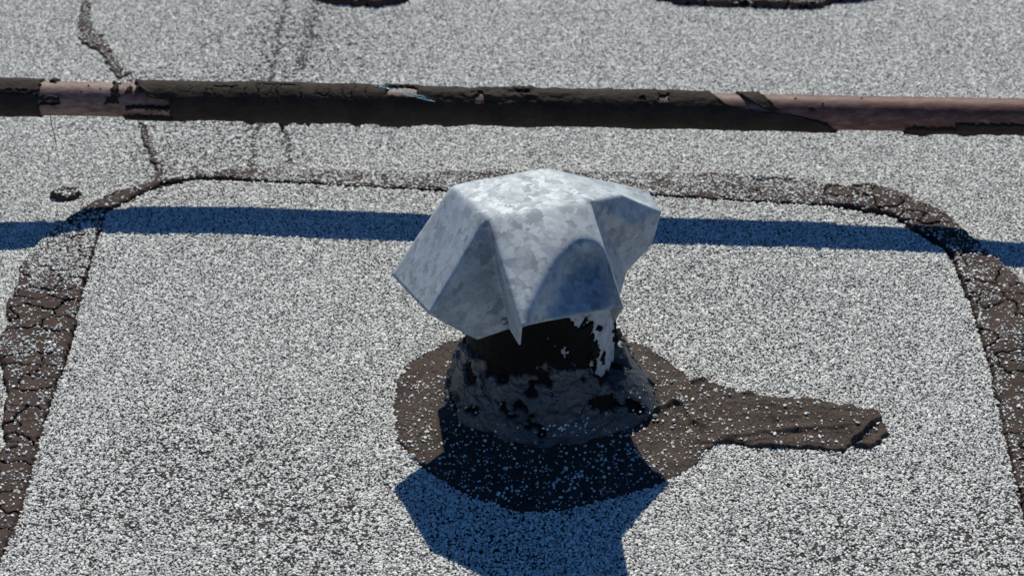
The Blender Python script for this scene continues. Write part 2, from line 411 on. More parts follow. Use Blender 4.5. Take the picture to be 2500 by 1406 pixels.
far_px = [(395, 447), (470, 434), (560, 420), (640, 418), (760, 420), (1000, 428), (1250, 420), (1600, 428), (1800, 432), (1930, 440), (2014, 457), (2012, 511), (1900, 507), (1750, 497), (1600, 488), (1400, 482), (1080, 474), (950, 469), (800, 462), (640, 453), (560, 447), (480, 442), (415, 456)]
strip('sealant_strip', 'long narrow bitumen strip half buried in gravel behind the metal hood', 'sealant strip', far_px, 0.0058, 0.045, 0.0018, dens_far,
      'bitumen sealant strips round the roofing sheet', seed=67, aniso=(1.4, 0.7), merge=0.6, chip_crack=0.0, open_w=0.0016)

# strips that come into the picture from beyond its top edge
def dens_const(a, b, f=25):
    return lambda X, Y: np.clip(a+b*fbm(X*f, Y*f, 12, 3), 0.02, 0.9)
strip('sealant_strip', 'rounded gravelled bitumen strip end at the top left of the pipe', 'sealant strip',
      [(720, -60), (760, -6), (800, 8), (860, 15), (920, 17), (970, 10), (1000, 0), (1030, -60)], 0.009, 0.06, 0.0022, dens_const(0.4, 0.5),
      'bitumen sealant strips across the far roof', seed=81, merge=0.5)
strip('sealant_strip', 'long brown bitumen strip at the top right beyond the pipe', 'sealant strip',
      [(1560, -60), (1590, -4), (1650, 9), (1760, 16), (1860, 19), (1960, 23), (2010, 20), (2030, 8), (2100, 4), (2160, -6), (2200, -60)], 0.009, 0.05, 0.0022, dens_const(0.3, 0.5),
      'bitumen sealant strips across the far roof', seed=83, merge=0.4)

# thin beads of mastic
def bead(name, label, cat, line, widths, thick, seed, dens=0.12, group=None, res=0.0016):
    P = np.array(line, float); w = np.array(widths, float)
    d = np.gradient(P, axis=0); nrm = np.stack([-d[:, 1], d[:, 0]], -1); nrm /= np.linalg.norm(nrm, axis=1)[:, None]
    px = np.concatenate([P+nrm*w[:, None]/2, (P-nrm*w[:, None]/2)[::-1]])
    poly = GP(px)
    X, Y, sd, h, lo, nx, ny = slab(poly, thick, res, seed=seed, warp=0.006, wfreq=70, edge=0.004)
    off = np.array([*poly.mean(0), 0])
    V, F = compact(np.stack([X, Y, h], -1).reshape(-1, 3)-off, grid_faces(nx, ny, sd > -res))
    o = mesh_obj(name, V, F, M_BAND); o.location = off
    o['label'] = label; o['category'] = cat
    if group: o['group'] = group
    SURF.append((lo[0], lo[1], res, h, sd > 0, np.full(h.shape, dens)))
    return o
bead('mastic_bead', 'wandering brown mastic seam running up behind the left of the pipe', 'mastic seam',
     [(212, -40), (210, 20), (205, 55), (215, 90), (245, 110), (262, 135), (280, 160), (292, 185), (320, 180), (326, 215), (345, 290), (352, 330), (372, 375), (388, 415), (392, 452)],
     [8, 13, 28, 44, 36, 18, 24, 16, 4, 5, 5, 14, 18, 13, 26], 0.0022, 101, 0.38, 'brown mastic seams on the far roof')

# lump of tar on the gravel
def lump_extra(X, Y, sd):
    return 0.0025*noise(X*90, Y*90, 5)-0.003*sstep(0.003, 0.012, sd)
lp = GP([(122, 474), (130, 463), (148, 457), (172, 455), (190, 458), (196, 470), (184, 481), (160, 486), (138, 484)])
X, Y, sd, h, lo, nx, ny = slab(lp, 0.006, 0.0012, edge=0.007, warp=0.003, bumps=0.002, bfreq=80, extra=lump_extra, seed=6)
off = np.array([*lp.mean(0), 0]); V, F = compact(np.stack([X, Y, h], -1).reshape(-1, 3)-off, grid_faces(nx, ny, sd > -0.0012))
o = mesh_obj('tar_lump', V, F, M_BAND); o.location = off
o['label'] = 'small round lump of brown tar on the gravel at left'; o['category'] = 'tar lump'
cx_, cy_ = lp.mean(0)
SURF.append((lo[0], lo[1], 0.0012, h, sd > 0, 0.95*np.exp(-((X-cx_)/0.012)**2-((Y-cy_)/0.014)**2)))

# ------------------------------------------------------------------ tar smear round the vent
smear_px = [(1120, 838), (1085, 846), (1040, 868), (990, 903), (966, 945), (957, 985), (962, 1030), (972, 1085), (1008, 1132), (1045, 1162), (1098, 1192), (1150, 1226), (1220, 1248), (1290, 1263), (1370, 1258),
            (1450, 1239), (1520, 1220), (1600, 1196), (1660, 1168), (1706, 1140), (1722, 1112), (1745, 1100), (1762, 1094), (1830, 1103), (1960, 1108), (2072, 1113), (2078, 1098), (2126, 1106), (2158, 1090),
            (2168, 1062), (2154, 1040), (2150, 1022), (2132, 1014), (2070, 1002), (1985, 984), (1900, 984), (1832, 968), (1800, 966), (1745, 944), (1700, 938), (1650, 906), (1590, 864), (1545, 842), (1440, 800), (1200, 800)]
TAIL_RIDGE = GP([(1770, 1084), (1860, 1072), (1960, 1064), (2060, 1056)])
END_FOLD = GP([(2082, 1090), (2110, 1068), (2140, 1042), (2156, 1032)])
RIM_RIDGE = GP([(1560, 905), (1600, 950), (1640, 985), (1600, 1020)])
FOLD2 = GP([(1600, 1022), (1640, 1000), (1668, 1000), (1690, 1040), (1712, 1052)])
LEFT_LIP = GP([(968, 1080), (1000, 1125), (1060, 1172), (1130, 1212)])
CURL = GP([(1690, 948), (1715, 940), (1745, 946)])
CURL2 = GP([(1815, 972), (1832, 968)])
def smear_extra(X, Y, sd):
    r = np.hypot(X-C0[0], Y-C0[1])
    e = 0.010*np.exp(-np.clip(r-0.105, 0, 1)/0.014)-0.0040*sstep(C0[0]+0.19, C0[0]+0.12, X)
    e += 0.0017*fbm((X-C0[0])*14+0.5*noise(X*30, Y*30, 2), (Y-C0[1]+0.10*(X-C0[0])+0.004*noise(X*22, Y*22, 6))*64, 27, 3)*sstep(C0[0]+0.10, C0[0]+0.16, X)
    e += 0.003*np.exp(-(ldist(TAIL_RIDGE, X, Y)/0.004)**2)
    e += 0.0075*np.exp(-(ldist(END_FOLD, X+0.003*noise(X*80, Y*80, 8), Y)/0.0028)**2)
    e += 0.005*np.exp(-(ldist(RIM_RIDGE, X, Y)/0.016)**2)
    e += 0.0045*np.exp(-((ldist(FOLD2, X+0.003*noise(X*60, Y*60, 4), Y)/0.0032)**2))
    e += 0.004*np.exp(-(ldist(LEFT_LIP, X, Y)/0.005)**2)
    e += 0.004*np.exp(-(ldist(CURL, X, Y)/0.0028)**2)+0.0025*np.exp(-(ldist(CURL2, X, Y)/0.003)**2)
    e += 0.0012*np.abs(noise(X*70+Y*30, Y*120-X*20, 19))*sstep(C0[0]+0.1, C0[0]+0.16, X)
    return e
poly = GP(smear_px)
X, Y, sd, h, lo, nx, ny = slab(poly, 0.0082, 0.0013, edge=0.0028, warp=0.0048, wfreq=75, bumps=0.0016, bfreq=45, extra=smear_extra, seed=131)
off = C0.copy(); V, F = compact(np.stack([X, Y, h], -1).reshape(-1, 3)-off, grid_faces(nx, ny, sd > -0.0013))
o = mesh_obj('tar_smear', V, F, M_PATCH); o.location = off
o['label'] = 'brown tar smear spread round the vent foot with a tail to the right'; o['category'] = 'tar smear'
n_ = fbm(X*26, Y*26, 201, 3)
rr = np.hypot(X-C0[0], Y-C0[1])
dn = 0.075+0.16*np.clip(n_, 0, 1)+0.05*(rr < 0.19)*(Y < C0[1]+0.02)
dn = np.where(X > C0[0]+0.19, 0.055+0.08*np.clip(n_, 0, 1), dn)
dn = np.where(Y > C0[1]+0.05, 0.03, dn)
dn = np.maximum(dn, 0.5*np.exp(-(ldist(FOLD2, X, Y-0.004)/0.006)**2)*(n_ > 0.1))
SURF.append((lo[0], lo[1], 0.0013, h, sd > 0.001, dn))

# ------------------------------------------------------------------ roof vent
vent = thing('roof_vent', 'tarred vent pipe with a folded galvanised metal hood on the gravel roof', 'roof vent', tuple(C0))
PR = 0.0765
def axis_off(z): return np.array([-0.004-0.055*z, 0.0])
def lathe(name, mat, parent, rfun, zs, nth, z_is_grid=False, closed_top=False):
    th = np.linspace(0, 2*np.pi, nth, endpoint=False)
    T, Z = np.meshgrid(th, zs, indexing='ij')
    R = rfun(T, Z)
    Xc = R*np.cos(T)+(-0.004-0.055*Z); Yc = R*np.sin(T)
    V = np.stack([Xc, Yc, Z], -1).reshape(-1, 3); nz = len(zs)
    i, j = np.meshgrid(np.arange(nth), np.arange(nz-1), indexing='ij')
    a = i*nz+j; b = ((i+1) % nth)*nz+j
    F = np.stack([a, b, b+1, a+1], -1).reshape(-1, 4)
    return mesh_obj(name, V, F, mat, parent), T, Z, R
lathe('vent_pipe', M_PRIMER, vent, lambda T, Z: PR+0*T, np.linspace(-0.005, 0.150, 12), 96)
def back_cut(T):
    return np.mod(T-0.5*np.pi, 2*np.pi)+0.5*np.pi-2*np.pi   # noise seam at the back
# tar brushed over the pipe, leaving the right side bare
def tc_r(T, Z):
    a = np.angle(np.exp(1j*(T-math.radians(-22))))      # 0 = the bare strip to the right front
    T = back_cut(T); u, v = T*PR, Z
    n = 0.75*fbm(u*55+Z*40, v*40-u*25, 301, 4)+0.75*fbm((u*0.8-v*0.6)*230, (u*0.6+v*0.8)*35, 307, 3)
    bare = sstep(0.25, 0.36, 0.80-np.abs(a)/0.80+0.50*n+1.6*np.clip(Z-0.115, 0, 1)*10*(a > -1.1))
    n2 = 0.7*fbm(u*80, v*60+u*60, 317, 4)+0.5*fbm((u*0.8-v*0.6)*210, (u*0.6+v*0.8)*40, 319, 3)
    spot = sstep(0.30, 0.42, n2-3.5*np.abs(np.angle(np.exp(1j*(T-math.radians(-72)))))**2-250*(Z-0.105)**2+0.05)
    spot2 = sstep(0.25, 0.4, n2+0.05-8*np.abs(np.angle(np.exp(1j*(T-math.radians(195)))))**2)
    cov = 1-np.maximum(np.maximum(bare, spot), spot2)
    return PR-0.0012+0.0036*cov+0.0004*fbm(u*150, v*150, 5, 2)*cov
lathe('tar_coating', M_GLOSS, vent, tc_r, np.linspace(-0.004, 0.152, 200), 620)
# collar of mastic
def col_r(T, Z):
    T = back_cut(T); front = 0.5-0.5*np.sin(T)           # 1 towards the camera
    u = T*0.1
    top = 0.050+0.042*front+0.012*fbm(T*2.2, Z*0+3, 7, 3)+0.008*fbm(u*70, Z*70, 9, 4)
    top = top-0.024*sstep(0.42, 0.25, np.abs(T+math.radians(30)))
    prof = np.interp(Z, [-0.01, 0.0, 0.010, 0.03, 0.05, 0.07, 0.09, 0.14], [0.026, 0.0275, 0.0275, 0.0205, 0.0135, 0.0075, 0.0030, 0.001])
    fl = np.clip(1-Z/0.075, 0, 1)**1.3
    prof = prof+fl*(0.010*front**2+0.022*np.exp(-((np.angle(np.exp(1j*(T-math.radians(-18))))/0.50)**2)))
    lay = 0.0018*sstep(-0.08, 0.02, fbm(u*26, Z*26, 23, 4)-0.10)*sstep(0.02, 0.045, Z)
    lip = 0.007*sstep(0.014, 0.010, Z+0.004*fbm(T*3, Z*0, 31, 3))*front
    rough = 0.0011*fbm(u*22+Z*20, Z*40-u*8, 41, 3)*(0.25+0.75*front)+0.0006*fbm(u*90, Z*90, 47, 3)
    wrinkle = -0.0016*front*np.exp(-(fbm(u*16+5, Z*30, 59, 3)/0.07)**2)
    t = prof-lay-lip+rough+wrinkle
    k = sstep(0.002, -0.006, Z-top)
    return PR-0.003+(t+0.003)*k
lathe('tar_collar', M_GLOSS, vent, lambda T, Z: col_r(T, Z)-0.0022, np.linspace(-0.004, 0.112, 90), 260)
nth, zs = 560, np.linspace(0.0, 0.108, 170)
T, Z = np.meshgrid(np.linspace(-1.5*np.pi, 0.5*np.pi-1e-4, nth+1), zs, indexing='ij')
u = T*0.1; fr = 0.5-0.5*np.sin(T)
n1 = fbm(u*20+2, Z*30, 611, 4); n2 = fbm(u*55+Z*20, Z*75, 617, 4)
top = 0.047+0.043*fr+0.012*fbm(T*2.2, Z*0+3, 7, 3)+0.010*n2-0.024*sstep(0.42, 0.25, np.abs(T+math.radians(30)))
cv = np.minimum((top-Z)/0.006, (0.27-0.17*sstep(0.035, 0.065, Z)-n1-0.45*n2)/0.07)
cv = np.minimum(cv, (Z-0.008-0.005*fbm(T*3, Z*0, 31, 3))/0.004)
c01 = sstep(-0.15, 0.35, cv)
lift = 1+0.8*np.exp(-((cv-0.45)/0.4)**2)*np.clip(0.5+n2, 0, 1.4)
Rr = col_r(T, Z)-0.0030+0.0038*c01*lift
V = np.stack([Rr*np.cos(T)-0.004-0.055*Z, Rr*np.sin(T), Z], -1).reshape(-1, 3)
F = grid_faces(nth+1, len(zs)); F = F[(c01 > 0.02).ravel()[F].any(1)]
V, F = compact(V, F); mesh_obj('tar_skin', V, F, M_SKIN, vent)

# hood: folded sheet
def hp_(px, py, z): return G(px, py, z)-C0
HV = {}
HV['A'] = hp_(1100, 450, .262); HV['B'] = hp_(1190, 532, .267); HV['C'] = hp_(1442, 489, .270); HV['D'] = hp_(1330, 408, .264)
HV['L'] = hp_(953, 668, .166); HV['M'] = hp_(1047, 768, .178); HV['M2'] = hp_(1165, 830, .128)
HV['g'] = hp_(1243, 802, .140); HV['t'] = hp_(1268, 842, .164); HV['K'] = hp_(1272, 797, .208)
HV['N'] = hp_(1524, 748, .210); HV['n'] = hp_(1498, 790, .155); HV['Q'] = hp_(1514, 722, .150); HV['Q1'] = hp_(1530, 662, .158)
HV['Q2'] = hp_(1592, 597, .178); HV['S'] = hp_(1545, 552, .220); HV['U'] = hp_(1518, 474, .252)
HV['R'] = hp_(1615, 516, .212); HV['E'] = hp_(1580, 463, .224)
S1 = G(1065, 1022)-C0                                   # shadow of the hidden back corner
HV['V1'] = np.array([S1[0]-SX*.145, S1[1]+KS*.145, .145])
HV['ga'] = np.array([-.098, .042, .152])
HV['V2'] = np.array([.035, .155, .178]); HV['gd'] = np.array([.062, .105, .165])
names = list(HV); idx = {k: i for i, k in enumerate(names)}
FACES = [('A', 'B', 'C', 'D'), ('A', 'L', 'M', 'B'), ('B', 'M', 'M2', 'g'), ('B', 'g', 't'), ('B', 't', 'K'), ('B', 'K', 'N', 'C'),
         ('C', 'N', 'n'), ('C', 'n', 'Q', 'Q1'), ('C', 'Q1', 'Q2', 'S'), ('C', 'S', 'U'), ('U', 'S', 'R'), ('S', 'Q2', 'R'), ('C', 'U', 'D'), ('U', 'R', 'E', 'D'),
         ('D', 'E', 'gd'), ('D', 'gd', 'V2'), ('D', 'V2', 'V1', 'A'), ('A', 'V1', 'ga'), ('A', 'ga', 'L')]
bm = bmesh.new()
vs = [bm.verts.new(HV[k]) for k in names]
flap_layer = bm.faces.layers.int.new('flap')
for k, f in enumerate(FACES):
    fc = bm.faces.new([vs[idx[q]] for q in f]); fc[flap_layer] = k
for _ in range(4):
    bmesh.ops.subdivide_edges(bm, edges=bm.edges[:], cuts=1, use_grid_fill=True)
bm.verts.ensure_lookup_table(); bm.verts.index_update()
# hand-bent unevenness: the front flap is dished at its lower right, the right flap is dented
front = {v.index for f in bm.faces if f[flap_layer] == 5 for v in f.verts}
co = np.array([v.co[:] for v in bm.verts])
def bilin(v):
    B, K, Nn, Cc = HV['B'], HV['K'], HV['N'], HV['C']
    # solve for (s along B->C, t along B->K) by least squares iterations
    s = t = 0.5
    for _ in range(12):
        p = B*(1-s)*(1-t)+Cc*s*(1-t)+K*(1-s)*t+Nn*s*t
        ds = (Cc-B)*(1-t)+(Nn-K)*t; dt = (K-B)*(1-s)+(Nn-Cc)*s
        J = np.stack([ds, dt], -1); d, *_ = np.linalg.lstsq(J, v-p, rcond=None)
        s += d[0]; t += d[1]
    return s, t
fn = np.cross(HV['C']-HV['K'], HV['N']-HV['B']); fn /= np.linalg.norm(fn)
if fn[2] < 0: fn = -fn
DENT = np.array([0.0, 0.84, -0.54])              # pushed straight in
for i in front:
    s, t = bilin(co[i])
    if not (-.01 < s < 1.01 and -.01 < t < 1.01): continue
    arc = np.interp(s, [0, .05, .22, .5, .75, .88, 1], [1.05, .98, .80, .52, .36, .38, .5])  # crest of the dish
    dish = sstep(0.0, 0.20, t-arc)*sstep(1.0, 0.90, s)
    belly = np.sin(np.pi*np.clip(s, 0, 1))*np.sin(np.pi*np.clip(t, 0, 1)**0.8)
    co[i] = co[i]+fn*0.004*belly+DENT*0.030*dish
co[:, 2] += 0.0006*fbm(co[:, 0]*20, co[:, 1]*20, 77, 2)
for v, c in zip(bm.verts, co): v.co = c
# round the folds
for it in range(1):
    new = {}
    for v in bm.verts:
        if v.is_boundary:
            nb = [e.other_vert(v) for e in v.link_edges if e.is_boundary]; k = 0.18
        else:
            nb = [e.other_vert(v) for e in v.link_edges]; k = 0.5
        m = sum((n.co for n in nb), Vector())/len(nb); new[v] = v.co.lerp(m, k)
    for v, c in new.items(): v.co = c
bmesh.ops.recalc_face_normals(bm, faces=bm.faces[:])
up = sum((f.normal.z for f in bm.faces))
if up < 0: bmesh.ops.reverse_faces(bm, faces=bm.faces[:])
me = bpy.data.meshes.new('hood'); bm.to_mesh(me); bm.free()
me.polygons.foreach_set('use_smooth', np.ones(len(me.polygons), bool)); me.materials.append(M_GALV)
hood = bpy.data.objects.new('hood', me); COL.objects.link(hood); hood.parent = vent
sm = hood.modifiers.new('round', 'SUBSURF'); sm.levels = 1; sm.render_levels = 1
sd_ = hood.modifiers.new('sheet', 'SOLIDIFY'); sd_.thickness = 0.0013; sd_.offset = -1.0
# rivet in the folded corner
from mathutils.bvhtree import BVHTree
bv_ = BVHTree.FromPolygons([v.co for v in me.vertices], [p.vertices[:] for p in me.polygons])
rd_ = Vector(ray(1233, 783)).normalized()
hit_, rn_, _, _ = bv_.ray_cast(Vector((0, 0, CAMH))-Vector(C0), rd_)
if rn_.dot(rd_) > 0: rn_ = -rn_
rp_ = hit_+rn_*0.0006
bm = bmesh.new(); bmesh.ops.create_uvsphere(bm, u_segments=14, v_segments=8, radius=0.0042)
for v in bm.verts: v.co.z *= 0.5
me = bpy.data.meshes.new('rivet'); bm.to_mesh(me); bm.free()
me.polygons.foreach_set('use_smooth', np.ones(len(me.polygons), bool)); me.materials.append(M_RIVET)
rv = bpy.data.objects.new('rivet', me); COL.objects.link(rv); rv.parent = hood
rv.location = tuple(rp_); rv.rotation_euler = rn_.to_track_quat('Z', 'Y').to_euler()

# ------------------------------------------------------------------ the tarred conduit
DIR = (_PB-_PA)/np.linalg.norm(_PB-_PA); PXM = np.linalg.norm(_PB-_PA)/2500.0
pipe = thing('roof_pipe', 'long red painted pipe smeared with black tar, running across the roof', 'pipe', tuple((_PA+_PB)/2))
pipe.rotation_euler = (0, math.asin(-DIR[2]), math.atan2(DIR[1], DIR[0]))
RP = 0.0205
EL0 = math.radians(29.0)
XPX = np.concatenate([np.arange(-700, 3200, 4.0)])
def to_local(xpx): return (xpx-1250)*PXM
th = np.linspace(0, 2*np.pi, 97)
def tube(rad, xpx, th, keep=None):
    """rad on a (px, angle) grid; angle is the elevation of the outward normal seen towards the camera side"""
    XX, TT = np.meshgrid(to_local(xpx), th, indexing='ij')
    return np.stack([XX, -rad*np.cos(TT), rad*np.sin(TT)], -1)
XG, TG = np.meshgrid(np.arange(-900, 3401, 60.0), th, indexing='ij')
V = tube(np.full(XG.shape, RP), np.arange(-900, 3401, 60.0), th).reshape(-1, 3)
F = grid_faces(XG.shape[0], len(th)); mesh_obj('steel_pipe', V, F[:, ::-1].copy(), M_PIPE, pipe)
# tar: thickness over (px, b), b = 0 top outline ... 1 bottom outline as the photograph shows it
tht = np.linspace(EL0-math.pi, EL0+math.pi, 180)
xs_ = np.arange(-700, 2900, 2.6)
XX, TT = np.meshgrid(xs_, tht, indexing='ij')
Bv = 0.5-0.5*np.sin(np.clip(TT-EL0, -math.pi/2, math.pi/2))
back = np.abs(TT-EL0) > math.pi/2
# all offsets in pixels for a common noise
U = XX/30.0; Vn = TT*1.6
nz = fbm(U*0.8, Vn*0.8, 401, 4); nf = fbm(U*2.4, Vn*2.4, 409, 3)
xr = np.interp(Bv, [0, .12, .25, .4, .5, .62, .8, 1], [1748, 1775, 1800, 1830, 1850, 1960, 2015, 2045])+14*nz
xl = np.interp(Bv, [0, .2, .42, .5, .8, 1], [335, 345, 375, 420, 432, 440])+12*nz
cov = np.minimum((XX-xl), (xr-XX))/10.0
def blob(x0, x1, b0, b1, soft=6):
    return np.minimum(np.minimum(XX-x0, x1-XX), np.minimum(Bv-b0, b1-Bv)*92)/soft+0.9*nf+0.4*nz
adds = [(-900, 108, -.1, .34), (-900, 105, .40, 1.1), (60, 155, .42, .56), (-900, 90, .3, .5), (105, 160, .62, .70), (285, 300, .05, .62), (270, 300, .42, .62), (318, 352, .15, .30), (318, 430, .66, .76),
        (310, 440, .93, 1.1), (130, 145, -.1, .05), (2212, 3300, .86, 1.1), (2330, 3300, .74, 1.1), (1978, 1992, .35, .5)]
for a in adds: cov = np.maximum(cov, blob(*a))
wedge = np.minimum(XX-(1800+Bv*150), (1862+Bv*105)-XX)/7.0-np.maximum(0, Bv-.45)*40
cov = np.maximum(cov, wedge+0.4*nz)
subs = [(958, 1032, .04, .26), (1170, 1192, .15, .42), (1272, 1300, .08, .14), (1568, 1582, .18, .26), (1615, 1640, .12, .28), (335, 342, .1, .4)]
for a in subs: cov = np.minimum(cov, -blob(*a))
bare_wedge = np.minimum(XX-(1740+Bv*120), (1800+Bv*130)-XX)/6.0-np.maximum(0, Bv-.34)*60
cov = np.minimum(cov, -(bare_wedge+0.4*nz))
# square cracks on the top of the older tar
crx = np.array([476, 515, 532, 578, 612, 640, 675, 690, 745, 783, 813, 848, 873, 905])
gap = np.full(XX.shape, 99.0)
for i, c in enumerate(crx):
    b_end = 0.30+0.25*((i*37) % 10)/10
    xc = c+9*fbm(Vn*2+i*3, Vn*0+i, 443, 3)+(Bv-.2)*((i % 3)-1)*30
    gap = np.minimum(gap, np.abs(XX-xc)+np.maximum(0, Bv-b_end)*300)
for b0, xa, xb in ((.12, 535, 590), (.07, 640, 730), (.30, 783, 813)):
    gap = np.minimum(gap, np.abs(Bv-b0-0.05*fbm(U*2, U*0, 449, 2))*70+np.maximum(0, xa-XX)+np.maximum(0, XX-xb))
crk = sstep(0.2, 1.6, gap)
thick = 0.0024+0.0008*nz+0.0005*nf+0.0012*fbm(U*0.2, Vn*0.15, 431, 2)
thick = thick+0.0012*sstep(240, 500, XX)*sstep(1150, 800, XX)
# lumps where the coat has been pressed out in the middle
thick = thick+0.0022*np.exp(-((XX-1230)/170)**2)*np.clip(fbm(U*0.9, Vn*1.3, 461, 3), -0.5, 1)*sstep(.5, .35, Bv)
low = np.exp(-((TT-math.radians(-78))/0.42)**2)
drip = np.clip(fbm(XX/34, XX*0+.5, 421, 3)+0.35, 0, 1.2)*sstep(500, 660, XX)*sstep(1500, 1000, XX)+0.8*np.clip(fbm(XX/50, XX*0+2.5, 425, 2)+.2, 0, 1)*sstep(2200, 2260, XX)
thick = thick+0.0055*low*drip
c01 = sstep(-0.4, 0.5, cov)
edge_up = 1+0.35*np.exp(-((cov-0.7)/0.7)**2)
rad = RP-0.0012+(thick*edge_up+0.0012)*c01*(0.5+0.5*crk)
kp = (c01 > 0.0)
V = tube(rad, xs_, tht).reshape(-1, 3)
F = grid_faces(XX.shape[0], len(tht))
F = F[kp.ravel()[F].any(1)]
V, F = compact(V, F); mesh_obj('tar_coating', V, F[:, ::-1].copy(), M_TAR, pipe)
# single long drip and a hanging strand
def taper(name, pts, rads, mat, parent, n=10):
    pts = [Vector(p) for p in pts]; Vv, Ff = [], []
    for i, p in enumerate(pts):
        d = (pts[min(i+1, len(pts)-1)]-pts[max(i-1, 0)]).normalized()
        a = d.orthogonal().normalized(); b = d.cross(a)
        for k in range(n):
            q = 2*math.pi*k/n; Vv.append(p+(a*math.cos(q)+b*math.sin(q))*rads[i])
    for i in range(len(pts)-1):
        for k in range(n):
            Ff.append((i*n+k, i*n+(k+1) % n, (i+1)*n+(k+1) % n, (i+1)*n+k))
    Ff.append(tuple(range(n))[::-1]); Ff.append(tuple(range((len(pts)-1)*n, len(pts)*n)))
    return mesh_obj(name, np.array([v[:] for v in Vv]), Ff, mat, parent)
lx = to_local(695)
taper('tar_drip', [(lx, -0.008, -0.016), (lx, -0.009, -0.024), (lx+.0005, -0.009, -0.030), (lx, -0.009, -0.036)], [0.007, 0.004, 0.0022, 0.0006], M_TAR, pipe)
lx = to_local(760)
taper('tar_drip', [(lx, -0.008, -0.018), (lx, -0.009, -0.024), (lx, -0.009, -0.027)], [0.006, 0.003, 0.001], M_TAR, pipe)
lx = to_local(125)
taper('tar_thread', [(lx, -0.010, -0.018), (lx+.0006, -0.012, -0.03), (lx+.003, -0.013, -0.045), (lx+.004, -0.012, -0.06)], [0.0007, 0.0006, 0.0006, 0.0004], M_TAR, pipe, 6)
for bx, bb, br in ((135, .0, .0028), (300, .35, .002), (225, .12, .0012), (1945, .12, .0012), (2010, .25, .0011), (2105, .08, .0011), (210, .3, .0009), (255, .2, .0009)):
    el = EL0+math.asin(1-2*bb)
    bm = bmesh.new(); bmesh.ops.create_uvsphere(bm, u_segments=10, v_segments=7, radius=br)
    me = bpy.data.meshes.new('tar_blob'); bm.to_mesh(me); bm.free(); me.materials.append(M_TAR)
    me.polygons.foreach_set('use_smooth', np.ones(len(me.polygons), bool))
    o = bpy.data.objects.new('tar_blob', me); COL.objects.link(o); o.parent = pipe
    o.location = (to_local(bx), -RP*math.cos(el), RP*math.sin(el)); o.scale = (1.3, 1, 1)
# crinkled film caught on the pipe
film = thing('plastic_film', 'shiny bluish shred of plastic film stuck across the tarred pipe', 'plastic shred')
film.location = pipe.location; film.rotation_euler = pipe.rotation_euler
rng = np.random.default_rng(5)
for k, (xa, ba, xb, bb) in enumerate(((918, .04, 968, .14), (930, .02, 985, .22), (965, .10, 1052, .33), (985, .2, 1050, .30), (1000, .26, 1075, .42))):
    V, F = [], []
    n = 26
    for i in range(n+1):
        q = i/n; px = xa+(xb-xa)*q; b = ba+(bb-ba)*q
        el = EL0+math.asin(1-2*max(0.005, b)); r = RP+0.0042+0.0006*math.sin(i*2.1+k)
        w = 0.0016*(1-abs(2*q-1)**3)+0.0002; tw = rng.uniform(-1.1, 1.1)
        c = np.array([to_local(px), -r*math.cos(el), r*math.sin(el)])
        a = np.array([0, -math.sin(el)*-1*math.cos(tw), math.cos(el)*math.cos(tw)])+np.array([0, -math.cos(el), math.sin(el)])*math.sin(tw)*0.7
        V += [c-a*w/2, c+a*w/2]
        if i: F.append((2*i-2, 2*i, 2*i+1, 2*i-1))
    o = mesh_obj('film_strip', np.array(V), F, M_FILM, film, smooth=False)
    md = o.modifiers.new('t', 'SOLIDIFY'); md.thickness = 0.0001

# ------------------------------------------------------------------ gravel
SP = 0.0023
gx = np.arange(-1.12, 1.12, SP); gy = np.arange(1.37, 3.30, SP*0.93)
X, Y = np.meshgrid(gx, gy, indexing='ij')
X = X+np.where((np.arange(len(gy)) % 2)[None, :] == 0, 0, SP/2)
X = (X+RNG.uniform(-.46, .46, X.shape)*SP).ravel(); Y = (Y+RNG.uniform(-.46, .46, Y.shape)*SP).ravel()
fx = RNG.uniform(-0.95, 0.95, 420000); fy = RNG.uniform(1.52, 3.30, 420000)
fine = np.concatenate([np.zeros(len(X), bool), np.ones(len(fx), bool)])
X = np.concatenate([X, fx]); Y = np.concatenate([Y, fy])
k = np.abs(X) < 0.20+0.235*Y+0.13; X, Y, fine = X[k], Y[k], fine[k]
Z = base(X, Y)-0.002; D = 1.0-0.10*np.clip(fbm(X*16, Y*16, 501, 3), 0, 1)
# bare threads where the covering has worn along laps and splits
def thread(px, width, amt):
    global D
    d = ldist(GP(px), X+0.004*fbm(X*60, Y*60, 3, 2), Y+0.004*fbm(X*60, Y*60, 9, 2))
    D = D*(1-amt*np.exp(-(d/width)**2)*np.clip(0.72+0.45*noise(X*50, Y*50, 77), 0, 1))
    D = np.clip(D, 0, 1)
thread([(705, -40), (688, 40), (664, 180), (640, 280), (622, 330), (612, 420)], 0.0042, 1.0)
thread([(668, 30), (690, 48)], 0.005, 0.7)
thread([(772, -40), (765, 40), (748, 110), (738, 165)], 0.010, 0.75)
thread([(700, 320), (705, 370), (716, 425)], 0.005, 1.0)
thread([(965, 425), (970, 465)], 0.005, 1.0); thread([(1090, 420), (1095, 450)], 0.003, 0.6)
thread([(340, 190), (470, 185), (640, 190)], 0.004, 0.3)
def thin(px, r, amt):
    global D
    c = G(*px)[:2]; q = np.hypot((X-c[0]), (Y-c[1])*0.8)/r
    D = D*(1-amt*np.exp(-q**2)*(noise(X*110, Y*110, 13) > -0.05))
for p_, r_, a_ in (((700, 100), .06, .3), ((680, 140), .16, .35), ((520, 360), .12, .35), ((600, 1200), .09, .42), ((780, 1330), .08, .42), ((2400, 1330), .10, .4), ((250, 1250), .08, .4), ((2000, 1380), .1, .35), ((1200, 1340), .06, .35), ((420, 1080), .06, .3), ((1850, 700), .12, .15), ((420, 420), .05, .3)):
    thin(p_, r_, a_)
surf_id = np.zeros(X.shape, int)
slope = np.zeros((len(X), 2))
